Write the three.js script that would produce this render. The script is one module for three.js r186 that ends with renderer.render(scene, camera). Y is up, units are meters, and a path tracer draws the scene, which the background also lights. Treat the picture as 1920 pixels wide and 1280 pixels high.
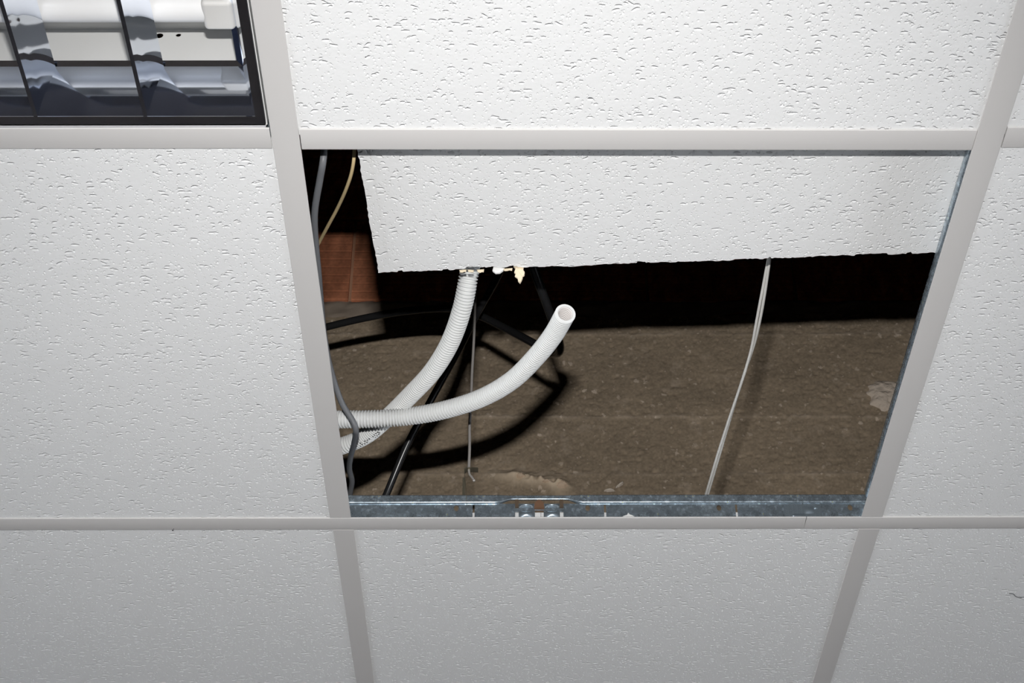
import * as THREE from 'three';
import { mergeGeometries, toCreasedNormals } from 'three/addons/utils/BufferGeometryUtils.js';
import { RoundedBoxGeometry } from 'three/addons/geometries/RoundedBoxGeometry.js';

// ---------------------------------------------------------------- camera, light, exposure
const CEILING = 2.6;                                   // underside of the suspended grid above the floor
const X0 = 0.18878, D0 = 0.97548, CAMH = 1.01993;      // camera relative to the grid: x, distance, drop below the grid
const scene = new THREE.Scene();
const camera = new THREE.PerspectiveCamera(23.4488, 1.5, 0.05, 50);
camera.position.set(0, CEILING - CAMH, 0);
const FORWARD = new THREE.Vector3(0.00272366, 0.63255103, -0.7745139);
const UP = new THREE.Vector3(0.0014103, 0.77451357, 0.63255572);
camera.up.copy(UP);
camera.lookAt(camera.position.clone().add(FORWARD));
scene.add(camera);

const renderer = new THREE.WebGLRenderer({ antialias: true });
renderer.toneMapping = THREE.LinearToneMapping;
renderer.toneMappingExposure = 0.96;
renderer.shadowMap.enabled = true;
renderer.shadowMap.type = THREE.PCFSoftShadowMap;
scene.background = new THREE.Color(0.9, 0.94, 1.0);   // daylight outside the added side windows
scene.backgroundIntensity = 2.8;

const FLASH = { up: 0.13, intensity: 7.9, angle: 34, penumbra: 1, size: 0.32, aimDown: 0.15 };

// ---------------------------------------------------------------- helpers
const G = (x, h, d) => new THREE.Vector3(x - X0, CEILING + h, -(d + D0));    // grid coordinates to the room
let seedState = 12345;
const rnd = () => { seedState = (seedState + 0x6d2b79f5) | 0; let t = Math.imul(seedState ^ (seedState >>> 15), 1 | seedState); t = (t + Math.imul(t ^ (t >>> 7), 61 | t)) ^ t; return ((t ^ (t >>> 14)) >>> 0) / 4294967296; };
const reseed = (n) => { seedState = n; };
const hash = (x, y, s) => { let h = Math.imul(x, 374761393) + Math.imul(y, 668265263) + Math.imul(s, 2147483647 ^ 0x5bd1e995); h = Math.imul(h ^ (h >>> 13), 1274126177); h ^= h >>> 16; return (h >>> 0) / 4294967296; };
function noise(x, y, s = 1, wrap = 0) {
  const xi = Math.floor(x), yi = Math.floor(y), fx = x - xi, fy = y - yi, u = fx * fx * (3 - 2 * fx), v = fy * fy * (3 - 2 * fy);
  const w = (n) => (wrap ? ((n % wrap) + wrap) % wrap : n);
  const a = hash(w(xi), w(yi), s), b = hash(w(xi + 1), w(yi), s), c = hash(w(xi), w(yi + 1), s), d = hash(w(xi + 1), w(yi + 1), s);
  return a + (b - a) * u + (c - a) * v + (a - b - c + d) * u * v;
}
const fbm = (x, y, s = 1, o = 4) => { let r = 0, a = 0.5, t = 0; for (let i = 0; i < o; i++) { r += a * noise(x, y, s + i); t += a; a *= 0.5; x *= 2.03; y *= 2.03; } return r / t; };
const clamp = (x, a = 0, b = 1) => Math.min(b, Math.max(a, x));
const smooth = (a, b, x) => { const t = clamp((x - a) / (b - a)); return t * t * (3 - 2 * t); };

const used = new Map();
function numbered(n) { const k = used.get(n) || 0; used.set(n, k + 1); return k ? n + '_' + String(k).padStart(3, '0') : n; }
function shade(o) { o.traverse((m) => { if (m.isMesh) { m.castShadow = true; m.receiveShadow = true; } }); return o; }
function thing(name, label, category, pos, group) {
  const o = new THREE.Group(); o.name = numbered(name); o.position.copy(pos); o.userData = { label, category }; if (group) o.userData.group = group; scene.add(o); return o;
}
function structure(name, label, category) { const o = new THREE.Group(); o.name = name; o.userData = { label, category, kind: 'structure' }; scene.add(o); return o; }
function part(name, geometry, material, parent, label) { const m = new THREE.Mesh(geometry, material); m.name = name; m.castShadow = m.receiveShadow = true; if (label) m.userData.label = label; parent.add(m); return m; }
const box = (x0, x1, y0, y1, z0, z1) => new THREE.BoxGeometry(x1 - x0, y1 - y0, z1 - z0).translate((x0 + x1) / 2, (y0 + y1) / 2, (z0 + z1) / 2);
const plain = (g) => { const r = g.index ? g.toNonIndexed() : g; for (const k of Object.keys(r.attributes)) if (!['position', 'normal', 'uv'].includes(k)) r.deleteAttribute(k); return r; };
const merge = (...gs) => mergeGeometries(gs.map(plain));
function poly(points) { const s = new THREE.Shape(); points.forEach(([x, y], i) => (i ? s.lineTo(x, y) : s.moveTo(x, y))); s.closePath(); return s; }
// outline [u, h] swept along +z, or along +x
const sweepZ = (points, length, crease = 0.7) => toCreasedNormals(new THREE.ExtrudeGeometry(poly(points), { depth: length, bevelEnabled: false, steps: 1 }), crease);
const sweepX = (points, length, crease = 0.7) => sweepZ(points, length, crease).rotateY(Math.PI / 2);
function roundRect(u0, u1, h0, h1, r, n = 4) {
  const out = [];
  for (const [cx, cy, a] of [[u1 - r, h1 - r, 0], [u0 + r, h1 - r, 1], [u0 + r, h0 + r, 2], [u1 - r, h0 + r, 3]])
    for (let i = 0; i <= n; i++) { const t = (a + i / n) * Math.PI / 2; out.push([cx + r * Math.cos(t), cy + r * Math.sin(t)]); }
  return out;
}
function data(size, h, fill, srgb, repeat = true) {
  const px = new Uint8Array(size * h * 4);
  for (let y = 0; y < h; y++) for (let x = 0; x < size; x++) { const c = fill(x, y), i = 4 * (y * size + x); px[i] = c[0]; px[i + 1] = c[1]; px[i + 2] = c[2]; px[i + 3] = 255; }
  const t = new THREE.DataTexture(px, size, h, THREE.RGBAFormat);
  t.magFilter = THREE.LinearFilter; t.minFilter = THREE.LinearMipmapLinearFilter; t.generateMipmaps = true;
  if (repeat) t.wrapS = t.wrapT = THREE.RepeatWrapping;
  if (srgb) t.colorSpace = THREE.SRGBColorSpace;
  t.needsUpdate = true; return t;
}

// ---------------------------------------------------------------- textures
// fissured mineral-fibre board: worm-like cracks along x, round pin holes, a fine tooth; height only
function fissureNormals() {
  const N = 2048, h = new Float32Array(N * N).fill(1), crack = new Uint8Array(N * N);
  const mm = N / 600;
  // a pit is undercut on one side: a steep wall towards +y and a slope rising towards -y
  const dip = (cx, cy, rx, ry, depth) => {
    const x0 = Math.floor(cx - rx - 1), x1 = Math.ceil(cx + rx + 1), y0 = Math.floor(cy - ry - 1), y1 = Math.ceil(cy + ry + 1);
    for (let y = y0; y <= y1; y++) for (let x = x0; x <= x1; x++) {
      const u = (x - cx) / rx, w = Math.sqrt(Math.max(0, 1 - u * u)); if (w <= 0) continue;
      const t = (cy + ry * w - y) / (2 * ry * w + 1e-6); if (t <= 0 || t >= 1) continue;
      const i = ((y % N + N) % N) * N + ((x % N + N) % N), v = 1 - depth * (0.4 + 0.6 * w) * smooth(0, 0.16, t) * Math.min(1, (1 - t) * 1.3); if (v < h[i]) h[i] = v; if (sharp && t < 0.35) crack[i] = 1;
    }
  };
  let sharp = true; reseed(77);
  for (let k = 0; k < 1900; k++) {
    let x = rnd() * N, y = rnd() * N, a = (rnd() - 0.5) * 0.8, turn = 0; const len = (2.0 + rnd() * 4.6) * mm, w = (0.5 + rnd() * 0.35) * mm, dp = 0.5 + rnd() * 0.5;
    for (let s = 0; s < len; s += 1) {
      const t = s / len, taper = Math.sin(Math.PI * clamp(t * 0.94 + 0.03)) ** 0.5;
      if (rnd() < 0.09) turn = (rnd() - 0.5) * 1.7;
      a += (turn - a) * 0.22; dip(x, y, w * (0.5 + 0.5 * taper), mm * (0.5 + 0.75 * taper * (0.7 + 0.6 * rnd())), dp * (0.45 + 0.55 * taper)); x += Math.cos(a); y += Math.sin(a);
    }
  }
  sharp = false;
  for (let k = 0; k < 12500; k++) { const r = (0.36 + rnd() * rnd() * 0.62) * mm; dip(rnd() * N, rnd() * N, r * (1.0 + rnd() * 0.5), r * 1.9, 0.4 + rnd() * 0.6); }
  for (let k = 0; k < 6000; k++) { const r = (0.26 + rnd() * 0.22) * mm; dip(rnd() * N, rnd() * N, r * (1 + rnd()), r * 1.6, 0.15 + rnd() * 0.25); }
  for (let y = 0; y < N; y++) for (let x = 0; x < N; x++) h[y * N + x] -= 0.05 * noise(x / 8, y / 8, 5, 256) + 0.03 * noise(x / 2, y / 2, 9, 1024);
  const slope = DEPTH * N / 0.6 / 2, H = (x, y) => h[((y + N) % N) * N + ((x + N) % N)];       // surface normals of the pitted face
  return data(N, N, (x, y) => { const a = Math.max(-0.7, Math.min(0.7, -slope * (H(x + 1, y) - H(x - 1, y)))), b = Math.max(crack[y * N + x] || crack[((y - 1 + N) % N) * N + x] ? -2.4 : -0.5, -slope * (H(x, y + 1) - H(x, y - 1))), k = 127.5 / Math.sqrt(1 + a * a + b * b); return [127.5 + a * k, 127.5 + b * k, 127.5 + k]; }, false);
}
const DEPTH = 0.0023;                                  // depth of the deepest pits
const tileRelief = fissureNormals(); tileRelief.repeat.set(1 / 0.6, 1 / 0.6);

// spangled zinc
const zincMap = data(512, 512, (x, y) => {
  let best = 9, id = 0; const gx = Math.floor(x / 32), gy = Math.floor(y / 32);
  for (let j = -1; j < 2; j++) for (let i = -1; i < 2; i++) { const cx = (gx + i + 16) % 16, cy = (gy + j + 16) % 16; const dx = (gx + i + hash(cx, cy, 3)) - x / 32, dy = (gy + j + hash(cx, cy, 4)) - y / 32, q = dx * dx + dy * dy; if (q < best) { best = q; id = hash(cx, cy, 8); } }
  const v = 165 + 26 * id + 22 * (noise(x / 6, y / 6, 2) - 0.5) + 240 * Math.max(0, fbm(x / 16, y / 16, 77) - 0.58); return [v * 0.93, v * 0.985, v * 1.02];
}, true); zincMap.repeat.set(1 / 0.12, 1 / 0.12);
const zincRough = data(512, 512, (x, y) => { const v = 255 * clamp(0.34 + 0.22 * (fbm(x / 26, y / 26, 31) - 0.5) + 0.1 * (noise(x / 5, y / 5, 4) - 0.5)); return [v, v, v]; }, false); zincRough.repeat.set(1 / 0.12, 1 / 0.12);

// ---------------------------------------------------------------- materials
const std = (c, o = {}) => new THREE.MeshStandardMaterial({ color: Array.isArray(c) ? new THREE.Color().setRGB(...c) : new THREE.Color(c), ...o });
const M = {
  tile: std([0.83, 0.835, 0.83], { roughness: 0.95, normalMap: tileRelief }),
  paint: std([0.64, 0.625, 0.61], { roughness: 0.45 }),
  zinc: std([0.92, 0.96, 1.0], { metalness: 0.68, roughness: 0.85, map: zincMap, roughnessMap: zincRough }),
  mirror: std([0.86, 0.87, 0.9], { metalness: 1, roughness: 0.06 }),
  louvre: std([0.82, 0.865, 0.95], { metalness: 1, roughness: 0.05 }),
  white: std([0.82, 0.82, 0.8], { roughness: 0.45 }),
  tube: std([0.95, 0.95, 0.94], { roughness: 0.25 }),
  holder: std([0.74, 0.73, 0.7], { roughness: 0.4 }),
  conduit: std([0.74, 0.75, 0.74], { roughness: 0.45 }),
  conduitInner: std([0.78, 0.75, 0.73], { roughness: 0.55 }),
  grey: std([0.16, 0.165, 0.175], { roughness: 0.45 }),
  cream: std([0.74, 0.58, 0.32], { roughness: 0.5 }),
  black: std([0.02, 0.02, 0.021], { roughness: 0.27 }),
  whiteWire: std([0.7, 0.69, 0.65], { roughness: 0.45 }),
  wire: std([0.5, 0.47, 0.44], { metalness: 0.35, roughness: 0.5 }),
  spring: std([0.3, 0.27, 0.2], { metalness: 0.75, roughness: 0.42 }),
  dark: std([0.02, 0.02, 0.02], { roughness: 0.6 }),
};

// ---------------------------------------------------------------- the room (below) and the void above the ceiling
const XL = -2.4, XR = 2.6, ZF = 2.2, WALL = 1.42452, ZW = -(WALL + D0), SLAB = 4.6;
{
  const plaster = std([0.07, 0.085, 0.15], { roughness: 0.9 }), carpet = std([0.085, 0.068, 0.058], { roughness: 0.95, bumpMap: data(256, 256, (x, y) => { const v = 255 * noise(x / 2, y / 2, 6, 128); return [v, v, v]; }, false), bumpScale: 0.004 });
  const rawWall = std([0.2, 0.17, 0.14], { roughness: 0.95 });
  const floor = structure('floor', 'dark brown carpet floor of the room below', 'floor');
  part('carpet', box(XL - 0.1, XR + 0.1, -0.1, 0, ZW - 0.2, ZF + 0.1), carpet, floor);
  const slab = structure('ceiling_slab', 'concrete slab over the dark void above the ceiling', 'slab');
  part('slab', box(XL - 0.1, XR + 0.1, SLAB, SLAB + 0.15, ZW - 0.2, ZF + 0.1), rawWall, slab);
  const wf = structure('wall_front', 'painted wall behind the photographer', 'wall');
  part('plaster', box(XL, XR, 0, CEILING + 0.05, ZF, ZF + 0.1), plaster, wf);
  part('raw_wall', box(XL, XR, CEILING + 0.05, SLAB, ZF, ZF + 0.1), rawWall, wf);
  // side walls with unseen windows, added as weak fill light for the tiles
  const glass = new THREE.MeshPhysicalMaterial({ color: 0xffffff, transmission: 1, thickness: 0, roughness: 0, ior: 1.45 });
  [['left', XL - 0.1, XL, -0.05], ['right', XR, XR + 0.1, 0.05]].forEach(([n, x0, x1, mid], side) => {
    const w = structure('wall_' + n, 'painted wall on the ' + n + ' side of the room with an added window opening', 'wall');
    const z0 = -2.1, z1 = 1.2, wy0 = 0.85, wy1 = 2.3, c = (x0 + x1) / 2;
    part('plaster', merge(box(x0, x1, 0, CEILING + 0.05, ZW, z0), box(x0, x1, 0, CEILING + 0.05, z1, ZF), box(x0, x1, 0, wy0, z0, z1), box(x0, x1, wy1, CEILING + 0.05, z0, z1)), plaster, w);
    part('raw_wall', box(x0, x1, CEILING + 0.05, SLAB, ZW, ZF), rawWall, w);
    const win = structure('added_window_' + (side + 1), 'added unseen window in the ' + n + ' wall for weak fill light', 'window');
    const fr = [box(c - 0.03, c + 0.03, wy0, wy0 + 0.05, z0, z1), box(c - 0.03, c + 0.03, wy1 - 0.05, wy1, z0, z1)];
    for (let i = 0; i < 4; i++) { const z = z0 + (z1 - z0 - 0.05) * i / 3; fr.push(box(c - 0.03, c + 0.03, wy0 + 0.05, wy1 - 0.05, z, z + 0.05)); }
    part('added_window_frame', merge(...fr), M.white, win);
    for (let i = 0; i < 3; i++) { const z = z0 + 0.05 + (z1 - z0 - 0.05) * i / 3; part('pane', box(c - 0.0025, c + 0.0025, wy0 + 0.05, wy1 - 0.05, z, z + (z1 - z0 - 0.05) / 3 - 0.05), glass, win); }
  });
}

// ---------------------------------------------------------------- back wall: concrete ring beam with board marks, clay blocks above it
{
  const wall = structure('wall_back', 'rough wall seen through the opening, concrete beam under red clay blocks', 'wall');
  wall.position.copy(G(0, 0, WALL));                   // local x, height, z towards the room
  const low = CEILING, x0 = XL + X0, x1 = XR + X0;
  const mortar = std([0.6, 0.34, 0.21], { roughness: 0.95 });
  part('wall_core', box(x0, x1, 0.02, SLAB - CEILING, -0.2, -0.006), mortar, wall);
  part('room_plaster', box(x0, x1, -low, 0.02, -0.2, -0.004), std([0.065, 0.056, 0.055], { roughness: 0.8 }), wall);

  // beam
  const BX0 = -0.62, BX1 = 1.36, BH0 = 0.37, BH1 = 1.013, SX = 2048, SY = 704;
  const lines = [0.9578, 0.762, 0.6376, 0.484];
  const wob = (x, k) => lines[k] + 0.004 * (noise(x * 9, k * 7.7, 41) - 0.5) + 0.0025 * (noise(x * 60, k * 3.1, 42) - 0.5);
  reseed(501);
  const stones = []; for (let i = 0; i < 3600; i++) stones.push([BX0 + rnd() * (BX1 - BX0), BH0 + rnd() * (BH1 - BH0), 0.0012 + 0.0046 * rnd() ** 3.2, rnd(), rnd() * 3.14, 0.5 + rnd() * 0.5]);
  const cells = new Map(); stones.forEach((s) => { const k = Math.floor(s[0] / 0.02) + ',' + Math.floor(s[1] / 0.02); (cells.get(k) || cells.set(k, []).get(k)).push(s); });
  const stoneAt = (x, h) => {
    let best = 0, tone = 0; const cx = Math.floor(x / 0.02), cy = Math.floor(h / 0.02);
    for (let j = -1; j < 2; j++) for (let i = -1; i < 2; i++) for (const s of cells.get((cx + i) + ',' + (cy + j)) || []) {
      const dx = x - s[0], dy = h - s[1], c = Math.cos(s[4]), n = Math.sin(s[4]), u = (dx * c + dy * n) / s[2], v = (-dx * n + dy * c) / (s[2] * s[5]);
      const q = 1 - Math.sqrt(u * u + v * v) + 1.1 * (noise(x * 420, h * 420, 51) - 0.5); if (q > best) { best = q; tone = s[3]; }
    }
    return [smooth(0.02, 0.4, best), tone];
  };
  const scar = (x, h) => {            // broken edge of the lowest board joint, light aggregate showing
    const along = smooth(0.138, 0.198, x) * (1 - smooth(0.276, 0.31, x)); const c = 0.638 - (x - 0.155) * 0.2 + 0.006 * (noise(x * 45, 3, 61) - 0.5);
    return along * Math.exp(-(((h - c) / (0.008 + 0.006 * noise(x * 60, 9, 62))) ** 2)) * (0.45 + 0.9 * noise(x * 130, h * 130, 63));
  };
  const ridge = (x, h) => { let r = 0; for (let k = 0; k < 4; k++) { const a = 0.2 + 0.8 * noise(x * 14, k * 5.3, 71), q = (h - wob(x, k)) / 0.004; r = Math.max(r, a * Math.exp(-q * q)); } return r; };
  const board = (h) => (h > lines[0] ? 0 : h > lines[1] ? 0.0009 : h > lines[2] ? 0.0003 : h > lines[3] ? 0.001 : 0.0004);
  const relief = (x, h) => board(h) + 0.0018 * ridge(x, h) + 0.0016 * (fbm(x * 30, h * 30, 81, 4) - 0.5) + 0.0007 * stoneAt(x, h)[0] + 0.014 * scar(x, h) - 0.0015 * smooth(0.7, 0.85, noise(x * 120, h * 150, 88));
  const NX = 820, NY = 270, pos = [], uv = [], idx = [];
  for (let j = 0; j <= NY; j++) for (let i = 0; i <= NX; i++) {
    const x = BX0 + (BX1 - BX0) * i / NX; let h = BH0 + (BH1 - BH0) * j / NY; const top = j === NY ? -0.012 : j === NY - 1 ? -0.004 : 0;
    if (j > NY - 8) h += (j - NY + 8) / 8 * 0.012 * (noise(x * 18, 2, 91) - 0.6);
    pos.push(x, h, relief(x, h) + top); uv.push(i / NX, j / NY);
    if (i < NX && j < NY) { const a = j * (NX + 1) + i; idx.push(a, a + 1, a + NX + 2, a, a + NX + 2, a + NX + 1); }
  }
  const bg = new THREE.BufferGeometry(); bg.setAttribute('position', new THREE.Float32BufferAttribute(pos, 3)); bg.setAttribute('uv', new THREE.Float32BufferAttribute(uv, 2)); bg.setIndex(idx); bg.computeVertexNormals();
  const enc = (v) => 255 * Math.pow(clamp(v), 1 / 2.2);
  const concreteMap = data(SX, SY, (i, j) => {
    const x = BX0 + (BX1 - BX0) * i / SX, h = BH0 + (BH1 - BH0) * j / SY;
    let v = 0.8 + 0.34 * (fbm(x * 7, h * 16, 101, 5) - 0.5) + 0.26 * (noise(x * 330, h * 330, 111) - 0.5) + 0.22 * (fbm(x * 60, h * 150, 121, 3) - 0.5);
    const [s, t] = stoneAt(x, h), rd = ridge(x, h), sc = clamp(scar(x, h));
    let c = [0.56 * v, 0.44 * v, 0.31 * v];
    const dust = 0.95 * rd * noise(x * 90, h * 90, 131) + 0.5 * smooth(0.62, 0.78, fbm(x * 34, h * 34, 141, 4)) * noise(x * 200, h * 200, 7);
    c = c.map((q, k) => q + ([0.9, 0.75, 0.6][k] - q) * clamp(dust * 0.6 + s * (0.12 + 0.7 * t)));
    c = c.map((q, k) => q + ([0.95, 0.78, 0.58][k] - q) * sc);
    if (hash(i, j, 5) > 0.9975) c = [0.75, 0.66, 0.56];
    return c.map(enc);
  }, true, false);
  part('concrete_beam', bg, std(0xffffff, { roughness: 0.95, map: concreteMap }), wall, 'grey-brown concrete beam with board marks and pale grit');
  part('concrete_side', merge(box(x0, BX0, 0.02, BH1, -0.012, 0.001), box(BX1, x1, 0.02, BH1, -0.012, 0.001), box(BX0, BX1, 0.02, BH0 + 0.002, -0.012, 0.001)), std([0.32, 0.25, 0.18], { roughness: 0.95 }), wall);

  // lumpy mortar bed on the beam
  const lump = (w, h, t, s, rings = 12, seg = 36, edge = 0.3) => {        // irregular flat-bottomed splash
    const pos = [0, 0, t * 0.8], uv = [0.5, 0.5], idx = [];
    for (let i = 1; i <= rings; i++) for (let j = 0; j < seg; j++) {
      const a = j / seg * 2 * Math.PI, k = i / rings, rim = 1 - edge * noise(Math.cos(a) * 1.6 + 9, Math.sin(a) * 1.6 + s, s) - edge * 0.7 * noise(Math.cos(a) * 4.5 + 3, Math.sin(a) * 4.5, s + 3);
      const x = w / 2 * k * rim * Math.cos(a), y = h / 2 * k * rim * Math.sin(a);
      pos.push(x, y, t * (1 - k ** 5) * (0.5 + fbm(x * 130 + 7, y * 130, s + 5, 3)) - 0.004 * k ** 5); uv.push(0.5 + x / w, 0.5 + y / h);
      const o = 1 + (i - 1) * seg, n = (j + 1) % seg; if (i === 1) idx.push(0, o + j, o + n); else idx.push(o - seg + j, o + j, o + n, o - seg + j, o + n, o - seg + n);
    }
    const g = new THREE.BufferGeometry(); g.setAttribute('position', new THREE.Float32BufferAttribute(pos, 3)); g.setAttribute('uv', new THREE.Float32BufferAttribute(uv, 2)); g.setIndex(idx); g.computeVertexNormals(); return g;
  };
  {
    const nx = 240, ny = 8, g = new THREE.PlaneGeometry(2.0, 0.043, nx, ny), p = g.attributes.position;
    for (let i = 0; i < p.count; i++) { const x = p.getX(i) + 0.37, v = p.getY(i) / 0.0215; p.setXYZ(i, x, 1.0234 + p.getY(i) + (v < -0.5 ? 0.016 * (noise(x * 22, 1, 201) - 0.55) : 0), 0.012 * (fbm(x * 40, v * 1.5, 203, 3) - 0.35) - 0.008 * Math.max(0, v) ** 3); }
    g.computeVertexNormals(); part('mortar_bed', g, std([0.42, 0.34, 0.27], { roughness: 0.95 }), wall, 'crumbly mortar bed between the beam and the clay blocks');
  }
  // clay blocks with a combed face
  const clayTones = [[0.86, 0.33, 0.165], [0.8, 0.3, 0.15], [0.9, 0.35, 0.18]].map((c, k) => std([1, 1, 1], { roughness: 0.9, map: data(256, 256, (x, y) => { const v = 0.78 + 0.6 * (fbm(x / 40, y / 16, 301 + k, 4) - 0.5) + 0.2 * (noise(x / 3, y / 3, 9) - 0.5); return c.map((q) => enc(q * v)); }, true) }));
  clayTones.forEach((m) => m.map.repeat.set(3, 3));
  const profile = (height) => {
    const f = [[0.06, 0], [0.002, 0], [0, 0.003]]; const n = Math.max(2, Math.round(height / 0.02));
    for (let i = 1; i < n; i++) { const h = height * i / n, e = 0.0005 + 0.001 * hash(i, 3, 7); f.push([0, h - 0.0025], [e, h - 0.0008], [e, h + 0.0008], [0, h + 0.0025]); }
    f.push([0, height - 0.003], [0.002, height], [0.06, height]); return f;
  };
  const blockShapes = [0.208].map((hh) => { const g = sweepZ(profile(hh), 0.281, 0.2); g.rotateY(Math.PI / 2); return g; });
  for (const g of blockShapes) { g.computeBoundingBox(); }
  let bn = 0;
  for (let c = 0; c < 4; c++) for (let i = -3; i < 5; i++) {
    const s = 0.287, x = -0.112 + i * s + (c % 2) * s / 2, h = 1.044 + c * 0.219;
    const m = part(bn ? 'clay_block_' + String(bn).padStart(3, '0') : 'clay_block', blockShapes[0], clayTones[(i + 8 + c) % 3], wall); bn++;
    m.position.set(x, h, -0.002 + 0.004 * hash(i + 20, c, 12));
  }
  // pale plaster splash, broken crumbs and a curled flake on the beam
  const splash = lump(0.115, 0.092, 0.006, 411, 14, 48, 0.3); splash.translate(0.893, 0.807, 0.0055);
  part('plaster_patch', splash, std([0.9, 0.77, 0.64], { roughness: 0.95, bumpMap: data(128, 128, (x, y) => { const v = 255 * fbm(x / 9, y / 9, 15); return [v, v, v]; }, false), bumpScale: 0.0035 }), wall, 'pale plaster splash stuck to the beam');
  const crumbMat = std([0.88, 0.68, 0.5], { roughness: 0.95 });
  [[0.2835, 0.6105, 0.027, 0.02], [0.258, 0.6145, 0.018, 0.012], [0.213, 0.6265, 0.02, 0.012]].forEach(([x, h, w, hh], i) => { const g = lump(w * 1.5, hh * 1.2, 0.004, 430 + i, 8, 26, 0.5); g.translate(x, h, 0.0115); part('mortar_crumb', g, crumbMat, wall); });
  for (const [x, h, w, hh, turn] of [[0.3665, 0.5985, 0.032, 0.0055, 0.08], [0.3865, 0.6105, 0.03, 0.0075, 0.62]]) { const g = lump(w, hh, 0.003, 470 + Math.round(w * 1000), 6, 24, 0.5).rotateZ(turn).translate(x, h, 0.008); part('paint_flake', g, std([0.95, 0.86, 0.75], { roughness: 0.8 }), wall, 'pale flake stuck to the beam'); }
}

// ---------------------------------------------------------------- ceiling grid: tee sections
const HEM = 0.0018;                                    // height of the rolled flange edge
const flangeOutline = roundRect(-0.012, 0.012, 0, HEM, 0.00085, 4);
const bulb = roundRect(-0.0034, 0.0034, 0.0262, 0.038, 0.0024, 6);
const webOutline = [[-0.0006, HEM - 0.0002], [0.0006, HEM - 0.0002], [0.0006, 0.0268], [-0.0006, 0.0268]];
function tee(parent, axis, length) {                   // runs along local +x, or from the far end along +z (towards the photographer)
  const S = axis === 'x' ? sweepX : sweepZ;
  part('flange', S(flangeOutline, length, 0.5), M.paint, parent, 'white painted face of the tee');
  part('web', merge(S(webOutline, length), S(bulb, length, 0.9)), M.zinc, parent, 'bare zinc-coated web');
}
const GAP = 0.0006;
// the outer ring of the ceiling, beyond the picture
const surround = structure('ceiling', 'suspended tile ceiling carried on past the picture', 'ceiling');
{
  surround.position.copy(G(0, 0, 0));
  const panel = box(-0.2972, 0.2972, HEM, 0.0168, -0.2972, 0.2972); const p = panel.attributes.position, u = panel.attributes.uv; for (let i = 0; i < p.count; i++) u.setXY(i, p.getX(i), p.getZ(i));
  const strip = tileUV(box(-0.2972, 0.2972, HEM, 0.0168, -0.108, 0.108), 0, 0, false);
  for (let c = -3; c <= 3; c++) for (let r = -3; r <= 2; r++) {
    if (c >= -1 && c <= 1 && r >= -1 && r <= 1) continue;
    const m = part('panel', r === 2 ? strip : panel, M.tile, surround); m.position.set(c * 0.6 + 0.3, 0, r === 2 ? -1.312 : -(r * 0.6 + 0.3));
  }
  const a = XL + X0, b = XR + X0, n = -(ZF + D0);
  part('margin', merge(box(a, -1.8, 0, 0.016, -WALL + 0.005, ZF + D0), box(2.4, b, 0, 0.016, -WALL + 0.005, ZF + D0), box(-1.8, 2.4, 0, 0.016, 1.8, ZF + D0)), std([0.7, 0.7, 0.69], { roughness: 0.95 }), surround);
  const bar = (axis, len, x, d) => { const g = S2(axis, len); const m = part('tee', g, M.paint, surround); m.position.set(x, 0, -d); };
  const cache = new Map(); function S2(axis, len) { const k = axis + len.toFixed(3); if (!cache.has(k)) { const S = axis === 'x' ? sweepX : sweepZ; cache.set(k, S([...flangeOutline], len, 0.5)); } return cache.get(k); }
  for (const d of [-1.8, -0.6]) bar('x', 4.2, -1.8, d);
  bar('x', 0.6, -1.8, 0.6); bar('x', 0.6, 1.8, 0.6); 
  for (const x of [-1.8, -1.2, -0.6, 1.2, 1.8, 2.4]) { bar('z', 1.176, x, 0.588); bar('z', 1.176, x, -0.612); bar('z', 0.8, x, 1.414); }
  for (const x of [0, 0.6]) bar('z', 1.176, x, -0.612);
  for (const d of [-1.2, 1.2, 0]) for (let c = -3; c <= 3; c++) if (!(d === 0 && c >= -1 && c <= 1)) bar('x', 0.576, c * 0.6 + 0.012, d);
}

// long tees, between the runner in view and the next ones
for (const [x, d, len, label] of [
  [0, 0.588 - GAP, 1.176, 'white ceiling tee along the left edge of the opening'],
  [0.6, 0.588 - GAP, 1.176, 'white ceiling tee along the right edge of the opening'],
  [0, 1.414, 0.802 - GAP, 'white ceiling tee below the runner, between the two lowest left tiles'],
  [0.6, 1.414, 0.802 - GAP, 'white ceiling tee below the runner, at lower right of picture'],
]) { const t = thing('ceiling_tee', label, 'tee bar', G(x + (d > 1 ? 0.0014 : 0), 0, d), 'long tees of the ceiling grid'); tee(t, 'z', len); }
// short cross tees in the nearer row
for (const [c, label, turn] of [[-1, 'short white cross tee along the bottom of the light fitting', 0], [0, 'short white cross tee along the top edge of the opening', 0.0032], [1, 'short white cross tee cut off by the right picture edge', 0]]) {
  const t = thing('cross_tee', label, 'tee bar', G(c * 0.6 + 0.0126 + (c === 0 ? 0.0002 : 0), 0, c === 0 ? 0.0012 : 0), 'short cross tees'); t.rotation.y = turn; tee(t, 'x', 0.5748);
}
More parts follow.
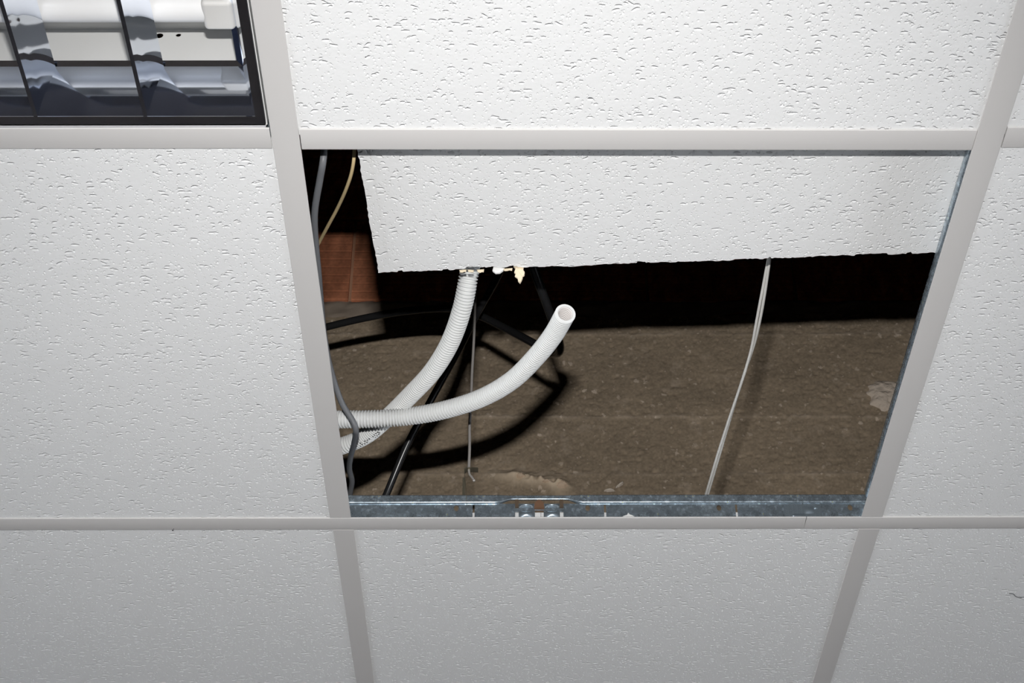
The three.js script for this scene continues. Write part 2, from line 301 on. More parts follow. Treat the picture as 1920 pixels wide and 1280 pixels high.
// the main runner below the opening: two lengths butted together
{
  const web = (x0, x1, zShift) => {
    const s = poly([[x0, HEM - 0.0002], [x1, HEM - 0.0002], [x1, 0.0268], [x0, 0.0268]]);
    const hole = (pts) => { const h = new THREE.Path(); pts.forEach(([x, y], i) => (i ? h.lineTo(x, y) : h.moveTo(x, y))); h.closePath(); s.holes.push(h); };
    for (let k = -8; k < 13; k++) {
      const hx = 0.13 + k * 0.15, sx = 0.1498 + k * 0.15;
      if (hx > x0 + 0.01 && hx < x1 - 0.01) hole(Array.from({ length: 12 }, (_, i) => [hx + 0.0028 * Math.cos(i * Math.PI / 6), 0.0208 + 0.0042 * Math.sin(i * Math.PI / 6)]));
      if (sx > x0 + 0.01 && sx < x1 - 0.01) hole([[sx - 0.0012, 0.006], [sx + 0.0012, 0.006], [sx + 0.0012, 0.0255], [sx - 0.0012, 0.0255]]);
      const cx = 0.2247 + k * 0.6;                      // punched group where a cross tee can lock in
      if (cx > x0 + 0.05 && cx < x1 - 0.05 && Math.abs(k) < 3) {
        for (const q of [-0.0255, 0.0255]) { hole([[cx + q - 0.002, 0.0045], [cx + q + 0.002, 0.0045], [cx + q + 0.002, 0.0158], [cx + q - 0.002, 0.0158]]); }
        hole([[cx - 0.005, 0.0045], [cx + 0.005, 0.0045], [cx + 0.005, 0.018], [cx - 0.005, 0.018]]);
      }
    }
    return new THREE.ExtrudeGeometry(s, { depth: 0.0011, bevelEnabled: false, curveSegments: 6 }).translate(0, 0, -0.00055);
  };
  const bulbRun = (x0, x1, dents) => {                  // bulb outline run along x, pinched where the punch has bent it
    const n = Math.max(2, Math.round((x1 - x0) / 0.004)), ring = bulb, pos = [], idx = [];
    for (let i = 0; i <= n; i++) {
      const x = x0 + (x1 - x0) * i / n; let k = 0; for (const [c, w, a] of dents) k = Math.max(k, a * (1 - smooth(0.62 * w, w, Math.abs(x - c))));
      for (const [u, h] of ring) { const low = 1 - clamp((h - 0.0262) / 0.0118); pos.push(x, h + 0.006 * k * low, -u * (1 - 0.55 * k)); }
    }
    const m = ring.length; for (let i = 0; i < n; i++) for (let j = 0; j < m; j++) { const a = i * m + j, b = i * m + (j + 1) % m; idx.push(a, b, b + m, a, b + m, a + m); }
    const g = new THREE.BufferGeometry(); g.setAttribute('position', new THREE.Float32BufferAttribute(pos, 3)); g.setIndex(idx); g.computeVertexNormals();
    const uv = []; for (let i = 0; i < pos.length; i += 3) uv.push(pos[i], pos[i + 1] + pos[i + 2]); g.setAttribute('uv', new THREE.Float32BufferAttribute(uv, 2)); return g;
  };
  const runner = (x0, x1, label, dents) => {
    const t = thing('main_runner', label, 'tee bar', G(0, 0, 0.6), 'main runner lengths');
    part('flange', sweepX(flangeOutline, x1 - x0, 0.5).translate(x0, 0, 0), M.paint, t, 'white painted face of the runner');
    part('web', web(x0, x1), M.zinc, t, 'zinc-coated web with punched holes and slots');
    part('bulb', bulbRun(x0, x1, dents), M.zinc, t, 'folded zinc bulb along the top of the web');
    return t;
  };
  const SEAM = 0.5262;
  const a = runner(-1.2, SEAM - 0.0004, 'long main runner under the opening, left of the butt joint', [[0.2247, 0.05, 1]]);
  const b = runner(SEAM + 0.0004, 1.8, 'main runner length right of the butt joint, running to right picture edge', []);
  // punched and bent tongues of the cross tee pocket
  const bend = (x, w, h0, h1, out) => { const g = new THREE.PlaneGeometry(w, h1 - h0, 10, 6), p = g.attributes.position; for (let i = 0; i < p.count; i++) { const u = p.getX(i) / (w / 2), v = p.getY(i) / ((h1 - h0) / 2); p.setZ(i, 0.0008 + out * (1 - u * u) * (1 - v * v)); } g.computeVertexNormals(); return g.translate(x, (h0 + h1) / 2, 0); };
  for (const q of [-0.0148, 0.0148]) { part('pressed_tongue', bend(0.2247 + q, 0.017, 0.0215, 0.0262, 0.0032), M.zinc, a); part('pressed_tongue', bend(0.2247 + q, 0.0175, 0.0075, 0.0165, 0.003), M.zinc, a); }
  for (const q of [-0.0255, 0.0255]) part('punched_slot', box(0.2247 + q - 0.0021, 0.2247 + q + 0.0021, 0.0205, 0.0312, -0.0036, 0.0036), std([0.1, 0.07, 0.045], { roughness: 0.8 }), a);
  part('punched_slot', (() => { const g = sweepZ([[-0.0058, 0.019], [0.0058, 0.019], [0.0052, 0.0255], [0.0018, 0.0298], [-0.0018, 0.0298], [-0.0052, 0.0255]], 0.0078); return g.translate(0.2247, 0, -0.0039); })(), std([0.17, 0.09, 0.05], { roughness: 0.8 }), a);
  part('paint_chip', new THREE.ExtrudeGeometry(poly([[-0.0075, 0], [-0.004, 0.0018], [-0.0012, 0.0028], [0.0004, 0.0055], [0.0022, 0.0032], [0.005, 0.0022], [0.0075, 0]]), { depth: 0.0008, bevelEnabled: false }).translate(0.3248, HEM, 0.0102), M.white, a, 'small white chip standing on the flange');
  part('dirt_speck', new THREE.SphereGeometry(0.0011, 8, 6).translate(-0.193, 0.0006, -0.0126), M.dark, a);
  part('dirt_speck', new THREE.SphereGeometry(0.0006, 8, 6).translate(-0.1915, 0.0002, -0.0095), M.dark, a);
  // splice plate riveted behind the butt joint
  part('splice_plate', merge(box(SEAM - 0.022, SEAM + 0.02, 0.0045, 0.025, 0.0007, 0.0014), bend(SEAM - 0.006, 0.014, 0.0045, 0.012, 0.0016).translate(0, 0, 0.0007), bend(SEAM + 0.006, 0.012, 0.012, 0.022, 0.0014).translate(0, 0, 0.0007)), M.zinc, b, 'small zinc plate joining the two lengths');
  for (const [x, h] of [[SEAM - 0.012, 0.009], [SEAM + 0.003, 0.0068], [SEAM + 0.014, 0.0195]]) part('rivet', new THREE.SphereGeometry(0.0016, 10, 8).scale(1.4, 0.8, 0.7).translate(x, h, 0.0016), M.zinc, b);
}

// ---------------------------------------------------------------- tiles
let tileNo = 0;
const HAIR = [-0.1045, 0.1415];
function tileUV(g, ou, ov, flip) { const p = g.attributes.position, u = g.attributes.uv; for (let i = 0; i < p.count; i++) u.setXY(i, (flip ? -1 : 1) * p.getX(i) + ou, p.getZ(i) + ov); return g; }
for (const [c, r, label] of [
  [0, -1, 'white fissured ceiling tile above the opening, right of the light fitting'],
  [1, -1, 'sliver of white ceiling tile in the top right corner'],
  [-1, 0, 'white fissured ceiling tile left of the opening, under the light fitting'],
  [1, 0, 'white fissured ceiling tile right of the opening'],
  [-1, 1, 'greyer ceiling tile in the bottom left corner'],
  [0, 1, 'ceiling tile directly below the opening and runner'],
  [1, 1, 'ceiling tile in the bottom right corner with a small dark hair on it'],
]) {
  const t = thing('ceiling_tile', label, 'ceiling tile', G(c * 0.6 + 0.3, 0, r * 0.6 + 0.3), 'tiles lying in the grid'); tileNo++;
  part('board', tileUV(box(-0.2972, 0.2972, HEM, 0.0168, -0.2972, 0.2972), 0.137 * tileNo, 0.211 * tileNo, tileNo % 2), M.tile, t);
  if (c === 1 && r === 1) {
    const hair = new THREE.CatmullRomCurve3([[0.0, 0.0], [0.005, 0.001], [0.009, 0.0075], [0.014, 0.0115], [0.022, 0.0105], [0.03, 0.012]].map(([x, y]) => new THREE.Vector3(x + HAIR[0], HEM - 0.0004, -y * 0.8 + HAIR[1])));
    part('hair', new THREE.TubeGeometry(hair, 30, 0.0005, 5), std([0.12, 0.13, 0.13], { roughness: 0.8 }), t, 'dark curved hair or scratch');
  }
}
// the tile that was lifted out and slid back over its neighbour
{
  const yaw = 3.05 * Math.PI / 180, t = thing('loose_ceiling_tile', 'lifted ceiling tile with broken edge, pushed back above the opening', 'ceiling tile', G(0.0629, 0.039, 0.2182));
  t.rotation.y = -yaw;                                  // local x along the far edge, local z towards the photographer
  const S = 0.595, edge = [], inset = [];
  reseed(911);
  const tear = (x) => {                                // how far the broken far edge has lost material at x
    let v = 0.0012 * noise(x * 160, 1, 5) + 0.0015 * noise(x * 45, 4, 6) + 0.0012 * noise(x * 420, 2, 7);
    v += 0.0035 * Math.exp(-(((x - 0.112) / 0.006) ** 2)) + 0.005 * Math.exp(-(((x - 0.128) / 0.004) ** 2)) * noise(x * 300, 2, 9) + 0.002 * Math.exp(-(((x - 0.09) / 0.012) ** 2));
    if (noise(x * 90, 8, 10) > 0.82) v += 0.0016;
    return v;
  };
  for (let i = 0; i <= 520; i++) { const x = S * i / 520; edge.push([x, -tear(x)]); }
  const side = (y) => 0.001 * noise(y * 220, 3, 21) + 0.0011 * noise(y * 60, 3, 22);
  const outline = [...edge.map(([x, y]) => [x, y])];
  outline[0][0] += 0.0016;
  for (let i = 1; i <= 20; i++) outline.push([S, -S * i / 20]);
  for (let i = 300; i >= 1; i--) { const y = S * i / 300; outline.push([side(y), -y]); }
  const flat = (pts, h0, h1) => { const g = new THREE.ExtrudeGeometry(poly(pts), { depth: h1 - h0, bevelEnabled: false }); g.rotateX(-Math.PI / 2); g.translate(0, h0, 0); return tileUV(g, 0.31, 0.07, false); };
  part('board', flat(outline, 0.0004, 0.0152), M.tile, t);
  part('raised_field', flat([[0.0128, -0.0105], [S - 0.012, -0.0105], [S - 0.012, -S + 0.012], [0.0128, -S + 0.012]], 0, 0.0006), M.tile, t, 'fissured face, a hair lower than the rim that lay on the tee');
  // torn flake of facing hanging from the broken edge
  const core = std([0.86, 0.74, 0.54], { roughness: 0.95, bumpMap: data(128, 128, (x, y) => { const v = 255 * fbm(x / 7, y / 7, 35); return [v, v, v]; }, false), bumpScale: 0.003 });
  const rag = (pts, z, th, s) => {
    const g = new THREE.ExtrudeGeometry(poly(pts), { depth: th, bevelEnabled: true, bevelThickness: 0.0005, bevelSize: 0.0005, bevelSegments: 1 }), p = g.attributes.position;
    for (let i = 0; i < p.count; i++) p.setZ(i, p.getZ(i) + z + 0.0022 * (noise(p.getX(i) * 260, p.getY(i) * 260, s) - 0.5));
    g.computeVertexNormals(); return g;
  };
  const f1 = rag([[0.1325, 0.004], [0.1345, 0.0005], [0.1332, -0.004], [0.1348, -0.006], [0.1338, -0.0085], [0.1362, -0.0105], [0.1368, -0.0145], [0.1382, -0.0165], [0.1393, -0.0138], [0.1402, -0.011], [0.1398, -0.0085], [0.1418, -0.0075], [0.1422, -0.0045], [0.1408, -0.0015], [0.1412, 0.002], [0.1398, 0.004]], -0.0015, 0.0018, 71);
  part('torn_flake', f1, core, t, 'cream torn flake hanging from the broken edge');
  const f2 = rag([[0.113, 0.003], [0.1122, -0.001], [0.1148, -0.0034], [0.1185, -0.003], [0.1215, -0.0012], [0.1232, 0.003]], -0.001, 0.002, 73);
  part('torn_flake', f2, M.white, t, 'small white torn flake');
  for (const [x, w, h] of [[0.083, 0.006, 0.0012], [0.0905, 0.005, 0.0009], [0.1, 0.006, 0.0014], [0.1265, 0.008, 0.0011]]) part('torn_flake', rag([[x - w / 2, 0.001], [x - w * 0.4, -h * 0.6], [x - w * 0.1, -h], [x + w * 0.2, -h * 0.5], [x + w * 0.45, -h * 0.8], [x + w / 2, 0.001]], -0.0004, 0.0008, 75 + Math.round(x * 1000)), core, t, 'cream frayed core at the broken edge');
}

// ---------------------------------------------------------------- recessed louvre light fitting
{
  const t = thing('louvre_light', 'recessed fluorescent light fitting with mirror louvre in the top left corner', 'ceiling light', G(0, 0, 0));
  // local: x from -0.6 to 0, z (towards the photographer) from 0 to 0.6
  const I = 0.0234, H0 = 0.003, H1 = 0.05, LEAN = 0.0134, PITCH = (0.6 - 2 * I) / 4, CELL = (0.6 - 2 * I) / 6;
  const ring = (o, of, i, h0, h1) => { const s = poly([[-0.6 + o, -0.6 + o], [-o, -0.6 + o], [-o, -of], [-0.6 + o, -of]]); const h = new THREE.Path(); [[-0.6 + i, -0.6 + i], [-0.6 + i, -i], [-i, -i], [-i, -0.6 + i]].forEach(([x, y], k) => (k ? h.lineTo(x, y) : h.moveTo(x, y))); h.closePath(); s.holes.push(h); return new THREE.ExtrudeGeometry(s, { depth: h1 - h0, bevelEnabled: true, bevelThickness: 0.0004, bevelSize: 0.0004, bevelSegments: 2 }).rotateX(-Math.PI / 2).translate(0, h0, 0); };
  part('frame', ring(0.0155, 0.006, I - 0.0004, 0.0024, 0.0034), M.mirror, t, 'flat mirror-finish louvre frame');
  // sheet housing, white inside
  const w = 0.0008, HT = 0.125, o = 0.0138;
  part('housing', merge(box(-0.6 + o, -0.6 + o + w, 0.002, HT, o, 0.6 - o), box(-o - w, -o, 0.002, HT, o, 0.6 - o), box(-0.6 + o, -o, 0.002, HT, 0.6 - o - w, 0.6 - o), box(-0.6 + o, -o, HT, HT + w, o, 0.6 - o)), M.white, t, 'white sheet steel housing');
  // the far side wall carries two screw holes
  { const s = poly([[-0.6 + o, 0.002], [-o, 0.002], [-o, HT], [-0.6 + o, HT]]); for (const [x, h, r] of [[-0.1205, 0.1165, 0.0036], [-0.1035, 0.1172, 0.0024]]) { const c = new THREE.Path(); c.absarc(x, h, r, 0, Math.PI * 2, true); s.holes.push(c); } part('housing_side', new THREE.ExtrudeGeometry(s, { depth: w, bevelEnabled: false, curveSegments: 10 }).translate(0, 0, o), M.white, t, 'white housing side with two small holes'); }
  part('back_reflector', box(-0.6 + o + 0.002, -o - 0.002, HT - 0.002, HT - 0.001, o + 0.013, 0.6 - o - 0.013), M.mirror, t, 'mirror sheet above the lamps');
  // louvre: profile points from bottom edge to top, slightly hollow
  const face = (x, s) => Array.from({ length: 7 }, (_, k) => { const v = k / 6; return [x + s * LEAN * (1.2 * v - 0.2 * v * v), H0 + (H1 - H0) * v]; });
  const wedge = (half) => [...face(half, 1), ...face(-half, -1).reverse()];
  const skin = (s) => { const f = [...face(0, s), [s * (LEAN + 0.0024), H1 + 0.0012], [s * (LEAN + 0.0048), H1 + 0.0022]]; return [...f, ...f.map(([a, b]) => [a - s * 0.0006, b]).reverse()]; };
  const L = 0.6 - 2 * I;
  // sides along x (shape u = z)
  const alongX = (pts) => toCreasedNormals(new THREE.ExtrudeGeometry(poly(pts.map(([u, h]) => [-u, h])), { depth: L, bevelEnabled: false }), 0.5).rotateY(Math.PI / 2);
  part('side_reflector', alongX(skin(1)).translate(-0.6 + I, 0, I), M.louvre, t, 'mirror side reflector');
  part('side_reflector', alongX(skin(-1)).translate(-0.6 + I, 0, 0.6 - I), M.louvre, t, 'mirror side reflector');
  part('end_reflector', sweepZ(skin(1), L, 0.5).translate(-0.6 + I, 0, I), M.louvre, t);
  part('end_reflector', sweepZ(skin(-1), L, 0.5).translate(-I, 0, I), M.louvre, t);
  for (let k = 1; k < 4; k++) part('lamp_divider', alongX(wedge(0.0012)).translate(-0.6 + I, 0, I + PITCH * k), M.louvre, t, 'mirror divider between the lamps');
  const bladeFace = (s) => Array.from({ length: 7 }, (_, k) => { const v = k / 6; return [s * (0.0017 + 0.0105 * (0.55 * v + 0.45 * v * v)), H0 - 0.0004 + (H1 - 0.002 - H0) * v]; });
  const blade = [...bladeFace(1), ...bladeFace(-1).reverse()];
  for (let k = 1; k < 6; k++) part('louvre_blade', sweepZ(blade, L, 0.5).translate(-I - CELL * k, 0, I), M.louvre, t, 'mirror cross blade');
  // lamps
  const HL = 0.0612;
  for (let k = 0; k < 4; k++) {
    const z = I + PITCH * (k + 0.5);
    part('fluorescent_tube', new THREE.CylinderGeometry(0.013, 0.013, 0.488, 32).rotateZ(Math.PI / 2).translate(-0.3, HL, z), M.tube, t, 'unlit white fluorescent tube');
    for (const x of [-0.05, -0.55]) part('lampholder', new RoundedBoxGeometry(0.026, 0.05, 0.03, 3, 0.004).translate(x, HL + 0.0112, z), M.holder, t, 'white plastic lampholder');
  }
  part('wiring_tray', box(-0.56, -0.04, 0.098, HT - 0.0025, 0.27, 0.33), M.white, t);
}

// ---------------------------------------------------------------- conduits and cables (grid coordinates: x, height, distance)
const V = (p) => new THREE.Vector3(p[0], p[1], -p[2]);
function frames(points, step) {
  const curve = new THREE.CatmullRomCurve3(points, false, 'centripetal'), len = curve.getLength(), n = Math.max(8, Math.round(len / step)), out = [];
  let normal = null;
  for (let i = 0; i <= n; i++) {
    const p = curve.getPointAt(i / n), t = curve.getTangentAt(i / n);
    if (!normal) { normal = new THREE.Vector3(0, 0, 1); if (Math.abs(t.z) > 0.9) normal.set(0, 1, 0); }
    normal.addScaledVector(t, -normal.dot(t)).normalize(); out.push({ p, t, n: normal.clone(), b: new THREE.Vector3().crossVectors(t, normal), s: len * i / n });
  }
  return out;
}
function skinned(fr, radius, seg, inward = false) {
  const pos = [], idx = [], uv = [];
  fr.forEach((f, i) => { const r = radius(f.s, i / (fr.length - 1), i); for (let j = 0; j < seg; j++) { const a = j / seg * 2 * Math.PI, q = f.p.clone().addScaledVector(f.n, r * Math.cos(a)).addScaledVector(f.b, r * Math.sin(a)); pos.push(q.x, q.y, q.z); uv.push(j / seg, f.s); } });
  for (let i = 0; i + 1 < fr.length; i++) for (let j = 0; j < seg; j++) { const a = i * seg + j, b = i * seg + (j + 1) % seg; inward ? idx.push(a, b + seg, b, a, a + seg, b + seg) : idx.push(a, b, b + seg, a, b + seg, a + seg); }
  const g = new THREE.BufferGeometry(); g.setAttribute('position', new THREE.Float32BufferAttribute(pos, 3)); g.setAttribute('uv', new THREE.Float32BufferAttribute(uv, 2)); g.setIndex(idx); g.computeVertexNormals(); return g;
}
const cap = (f, r0, r1, seg) => { const pos = [], idx = []; for (let j = 0; j < seg; j++) for (const r of [r0, r1]) { const a = j / seg * 2 * Math.PI, q = f.p.clone().addScaledVector(f.n, r * Math.cos(a)).addScaledVector(f.b, r * Math.sin(a)); pos.push(q.x, q.y, q.z); } for (let j = 0; j < seg; j++) { const a = 2 * j, b = 2 * ((j + 1) % seg); idx.push(a, a + 1, b + 1, a, b + 1, b); } const g = new THREE.BufferGeometry(); g.setAttribute('position', new THREE.Float32BufferAttribute(pos, 3)); g.setAttribute('uv', new THREE.Float32BufferAttribute(new Float32Array(pos.length / 3 * 2), 2)); g.setIndex(idx); g.computeVertexNormals(); return g; };
function local(points) { const o = points[0]; return [G(...o), points.map((p) => V([p[0] - o[0], p[1] - o[1], p[2] - o[2]]))]; }
function cable(name, label, points, radius, material, seg = 14) {
  const [at, pts] = local(points), t = thing(name, label, 'cable', at), fr = frames(pts, 0.004);
  part('sheath', merge(skinned(fr, () => radius, seg), cap(fr[0], 0, radius, seg), cap(fr[fr.length - 1], 0, radius, seg)), material, t); return t;
}
function conduit(label, points) {
  const [at, pts] = local(points), t = thing('corrugated_conduit', label, 'conduit', at, 'corrugated conduits'), R = 0.01;
  const length = new THREE.CatmullRomCurve3(pts, false, 'centripetal').getLength(), ribs = Math.round(length / 0.0034), fr = frames(pts, length / (ribs * 8) * 1.000001);
  const cut = [0, 0.02, 0.09, 0.27, 0.7, 1, 0.66, 0.16], rib = [0, 0.3, 0.8, 1, 1, 0.8, 0.3, 0], groove = (k) => cut[k % 8];
  part('corrugated_wall', skinned(fr, (s, v, k) => R - 0.0025 * groove(k), 24), M.conduit, t);
  part('bore', skinned(fr, (s, v, k) => R - 0.0027 - 0.001 * rib[k % 8], 24, true), M.conduitInner, t);
  const e = fr[fr.length - 1]; part('cut_end', cap(e, R - 0.0026, R, 24), M.conduit, t); part('cut_end', cap(fr[0], R - 0.003, R, 24), M.conduit, t); return { t, fr, at, R };
}
const conduit1 = [[0.16, 0.24, 0.31], [0.1566, 0.1409, 0.2715], [0.1505, 0.0791, 0.26], [0.1438, 0.0599, 0.2886], [0.1309, 0.0505, 0.3325], [0.1112, 0.0485, 0.3794], [0.0845, 0.0555, 0.4319], [0.0546, 0.0689, 0.4921], [0.0266, 0.0739, 0.5332], [-0.0008, 0.0744, 0.5524], [-0.0373, 0.0847, 0.5763], [-0.11, 0.09, 0.6]];
const conduit2 = [[-0.11, 0.062, 0.49], [-0.0324, 0.0588, 0.4812], [0.0076, 0.0484, 0.4663], [0.043, 0.0446, 0.4603], [0.078, 0.0445, 0.4564], [0.119, 0.0413, 0.4407], [0.1595, 0.0353, 0.412], [0.1923, 0.025, 0.3686], [0.2163, 0.014, 0.3168], [0.2334, 0.0032, 0.2675], [0.2439, -0.009, 0.2206]];
{ // with a run of small printed marks on its lower side
  const { t, fr, at, R } = conduit('grey corrugated conduit rising behind the loose tile', conduit1);
  const near = fr.filter((f) => Math.abs(f.p.x + conduit1[0][0] - 0.034) < 0.0125); reseed(61);
  const eye = camera.position.clone().sub(at), bits = [];
  for (let i = 4; i < near.length; i += 9) for (let k = 0; k < 2; k++) {
    if (rnd() < 0.35) continue;
    const f = near[i], v = eye.clone().sub(f.p); v.addScaledVector(f.t, -v.dot(f.t)).normalize(); const w = new THREE.Vector3().crossVectors(f.t, v);
    const a = 0.5 + 0.3 * k + 0.12 * (rnd() - 0.5), dir = v.clone().multiplyScalar(Math.cos(a)).addScaledVector(w, (w.y < 0 ? 1 : -1) * Math.sin(a));
    const g = new THREE.BoxGeometry(0.0011 + 0.0009 * rnd(), 0.0005, 0.0009), m = new THREE.Matrix4().lookAt(new THREE.Vector3(), dir, f.t); g.applyMatrix4(m).translate(f.p.x + dir.x * R, f.p.y + dir.y * R, f.p.z + dir.z * R); bits.push(g);
  }
  const m = part('print', merge(...bits), M.dark, t, 'small black printed marks'); m.userData.kind = 'stuff';
}
conduit('grey corrugated conduit in front, with its open cut end hanging free', conduit2);
cable('grey_cable', 'dark grey cable hanging down beside the left tee', [[0.03, 0.16, 0.02], [0.0239, 0.0718, 0.058], [0.0237, 0.0395, 0.0643], [0.0191, 0.0372, 0.0855], [0.0095, 0.0406, 0.1344], [0.0058, 0.0466, 0.1812], [0.0037, 0.0516, 0.2288], [0.0006, 0.0598, 0.2866], [-0.0006, 0.0602, 0.3379], [0.0027, 0.0541, 0.3881], [0.0122, 0.0382, 0.423], [0.0237, 0.0257, 0.4396], [0.0264, 0.0206, 0.4451], [0.0208, 0.0333, 0.489], [0.0119, 0.0495, 0.5403], [0.0073, 0.0593, 0.5775], [0.0079, 0.0631, 0.6067], [0.003, 0.0637, 0.6385], [0.0003, 0.0549, 0.6651]], 0.0032, M.grey);
cable('cream_cable', 'thin cream cable curving from the loose tile to the left tee', [[0.05, 0.16, 0.03], [0.0492, 0.0743, 0.06], [0.0499, 0.0554, 0.0732], [0.0467, 0.0534, 0.0916], [0.0393, 0.059, 0.1193], [0.0262, 0.0757, 0.1638], [0.0116, 0.0928, 0.208], [-0.0003, 0.1094, 0.2461], [-0.016, 0.1289, 0.2948], [-0.0346, 0.147, 0.3446]], 0.0017, M.cream, 10);
cable('black_cable', 'thick black cable looped behind the front conduit', [[0.19, 0.34, 0.4], [0.2095, 0.2702, 0.424], [0.2206, 0.2439, 0.4454], [0.2348, 0.2347, 0.4916], [0.2472, 0.2349, 0.543], [0.2529, 0.2438, 0.5874], [0.2445, 0.2716, 0.6293], [0.2217, 0.3068, 0.6523], [0.1841, 0.3733, 0.7013], [0.1477, 0.4252, 0.7365], [0.106, 0.4645, 0.7691], [0.0441, 0.4877, 0.8021], [-0.019, 0.499, 0.8318], [-0.0733, 0.5024, 0.855], [-0.116, 0.5063, 0.8778], [-0.2, 0.52, 0.92]], 0.0053, M.black);
cable('black_cable', 'straight black cable slanting down to the runner', [[0.2, 0.5, 0.65], [0.1878, 0.4496, 0.6391], [0.1769, 0.414, 0.6424], [0.149, 0.3482, 0.6446], [0.1272, 0.2947, 0.6496], [0.0904, 0.2232, 0.6694], [0.065, 0.1797, 0.692], [0.0411, 0.1292, 0.7205], [0.025, 0.09, 0.735]], 0.0046, M.black);
{ // thin white twin cable, two cores side by side with a slow twist
  const [at, pts] = local([[0.4697, 0.167, 0.2878], [0.456, 0.108, 0.258], [0.4537, 0.0952, 0.3078], [0.4523, 0.0899, 0.3573], [0.451, 0.0882, 0.391], [0.4455, 0.0824, 0.4345], [0.4371, 0.0763, 0.5041], [0.4297, 0.0705, 0.5734], [0.4228, 0.0643, 0.643], [0.42, 0.0633, 0.6826]]);
  const t = thing('twin_cable', 'thin white twin-core cable hanging at the right side of the opening', 'cable', at), fr = frames(pts, 0.004);
  const turns = [[0, 1.5], [0.067, 1.5], [0.12, 0.75], [0.165, 0], [0.21, -0.9], [0.243, -1.35], [0.3, -1.1], [0.38, -0.6], [0.5, -0.5]];   // twist along the length, radians
  const twist = (s) => { for (let i = 1; i < turns.length; i++) if (s <= turns[i][0]) { const t = (s - turns[i - 1][0]) / (turns[i][0] - turns[i - 1][0]); return turns[i - 1][1] + (turns[i][1] - turns[i - 1][1]) * t; } return turns[turns.length - 1][1]; };
  for (const s of [1, -1]) {
    const f2 = fr.map((f) => { const side = new THREE.Vector3(1, 0, 0).addScaledVector(f.t, -f.t.x).normalize(), deep = new THREE.Vector3().crossVectors(f.t, side), a = twist(f.s); return { ...f, p: f.p.clone().addScaledVector(side, s * 0.0017 * Math.cos(a)).addScaledVector(deep, s * 0.0017 * Math.sin(a)) }; });
    part('core', skinned(f2, () => 0.00155, 10), M.whiteWire, t);
  }
}
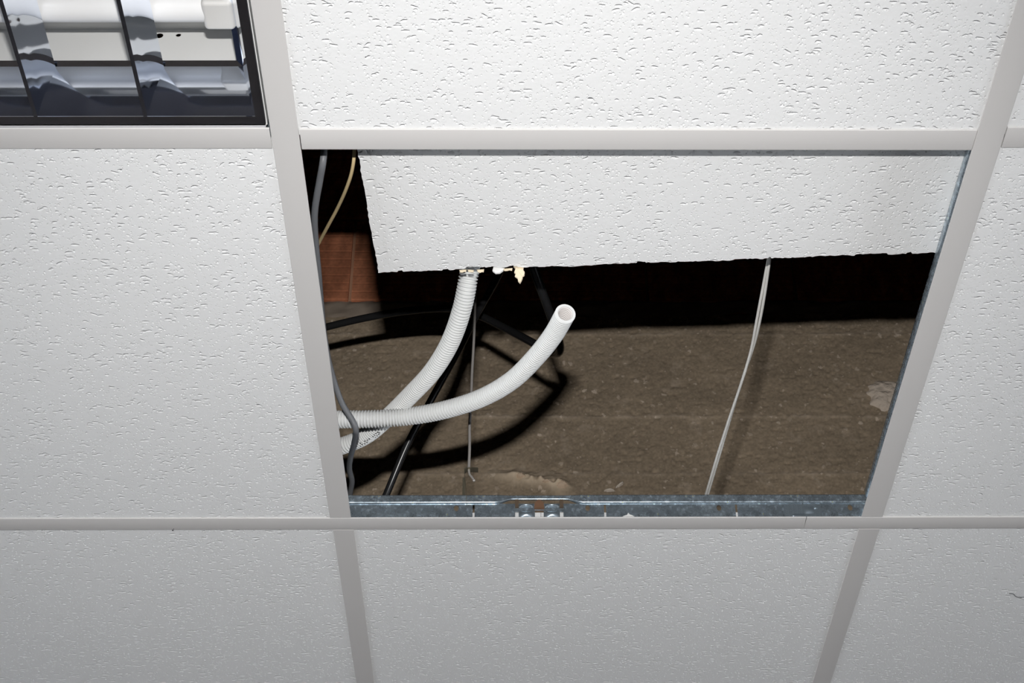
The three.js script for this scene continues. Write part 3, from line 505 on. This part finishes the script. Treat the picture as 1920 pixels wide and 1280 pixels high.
{ // wire hanger with its spring clip on the runner
  const t = thing('hanger_wire', 'steel hanger wire with a spring clip hooked on the runner', 'hanger', G(0.1435, 0.038, 0.6));
  const pts = [[0.0, 0.0365, 0], [0.0005, 0.07, 0.0003], [0.0001, 0.098, 0], [0.0014, 0.14, 0.0004], [0.002, 0.1786, 0], [0.0036, 0.23, 0.0004], [0.0042, 0.272, 0], [0.006, 0.5, 0.0], [0.008, SLAB - CEILING - 0.038, 0]].map((p) => new THREE.Vector3(...p));
  const fr = frames(pts, 0.004); part('wire', skinned(fr, () => 0.0017, 8), M.wire, t);
  const hook = frames([[0, 0.0365, 0], [0.001, 0.03, 0.0004], [0.004, 0.025, 0.001], [0.0062, 0.0205, 0.0015]].map((p) => new THREE.Vector3(...p)), 0.001); part('wire_end', merge(skinned(hook, () => 0.0014, 8), new THREE.SphereGeometry(0.0018, 8, 6).translate(0.0062, 0.0205, 0.0015)), M.wire, t, 'bent wire end below the clip');
  // clip: strip folded over, two legs down over the bulb
  const strip = (points, width) => { const pos = [], idx = []; const n = points.length; points.forEach(([x, y, z]) => { pos.push(x, y, z, x, y, z + width); }); for (let i = 0; i + 1 < n; i++) { const a = 2 * i; idx.push(a, a + 1, a + 3, a, a + 3, a + 2); } const g = new THREE.BufferGeometry(); g.setAttribute('position', new THREE.Float32BufferAttribute(pos, 3)); g.setAttribute('uv', new THREE.Float32BufferAttribute(new Float32Array(n * 4), 2)); g.setIndex(idx); g.computeVertexNormals(); return g; };
  const solid = (pts, z0, z1) => { const out = pts.map(([x, y]) => [x, y]); const back = pts.map(([x, y, , nx = 0.0005, ny = 0.0005]) => [x + nx, y - ny]).reverse(); const g = new THREE.ExtrudeGeometry(poly([...out, ...back]), { depth: z1 - z0, bevelEnabled: false }); return g.translate(0, 0, z0); };
  part('clip', solid([[0.0105, 0.0365], [0.004, 0.0369], [-0.0035, 0.0366], [-0.0052, 0.0345], [-0.005, 0.03], [-0.0036, 0.016], [-0.0026, 0.004], [-0.0024, -0.006], [-0.0018, -0.0145]], -0.0052, 0.0048), M.spring, t, 'thin spring steel clip');
  part('clip_leg', box(-0.0072, -0.004, 0.0, 0.03, -0.0074, -0.0062), M.spring, t);
}

// ---------------------------------------------------------------- the photographer's flash, above the lens
{
  const at = camera.position.clone().addScaledVector(UP, FLASH.up).addScaledVector(FORWARD, -0.02);
  const t = thing('camera_flash', 'flash head above the camera lens, behind the picture plane', 'flash', at);
  const target = camera.position.clone().addScaledVector(FORWARD, 2).addScaledVector(UP, -2 * FLASH.aimDown + FLASH.up * 0.5);
  t.up.copy(UP); t.lookAt(target);                      // local +z towards the subject
  part('flash_body', new RoundedBoxGeometry(0.07, 0.05, 0.06, 3, 0.006).translate(0, 0, -0.036), M.dark, t);
  part('flash_lens', new RoundedBoxGeometry(0.06, 0.038, 0.004, 2, 0.001).translate(0, 0, -0.005), std([0.9, 0.9, 0.9], { emissive: new THREE.Color(1, 0.98, 0.95), emissiveIntensity: 4, roughness: 0.4 }), t);
  for (let k = -1; k <= 1; k++) {                        // the flash tube is wide and low: three small sources side by side
    const flash = new THREE.SpotLight(new THREE.Color().setRGB(1.0, 0.985, 0.97), FLASH.intensity / 3, 0, FLASH.angle * Math.PI / 180, FLASH.penumbra, 2);
    flash.position.copy(at).addScaledVector(FORWARD, 0.02).add(new THREE.Vector3(0.012 * k, 0, 0)); flash.target.position.copy(target); flash.castShadow = true; flash.shadow.radius = FLASH.size; flash.shadow.mapSize.set(2048, 2048); flash.shadow.camera.near = 0.1; flash.shadow.bias = -0.0004; flash.name = 'flash_light';
    scene.add(flash, flash.target);
  }
}
shade(scene);
renderer.render(scene, camera);
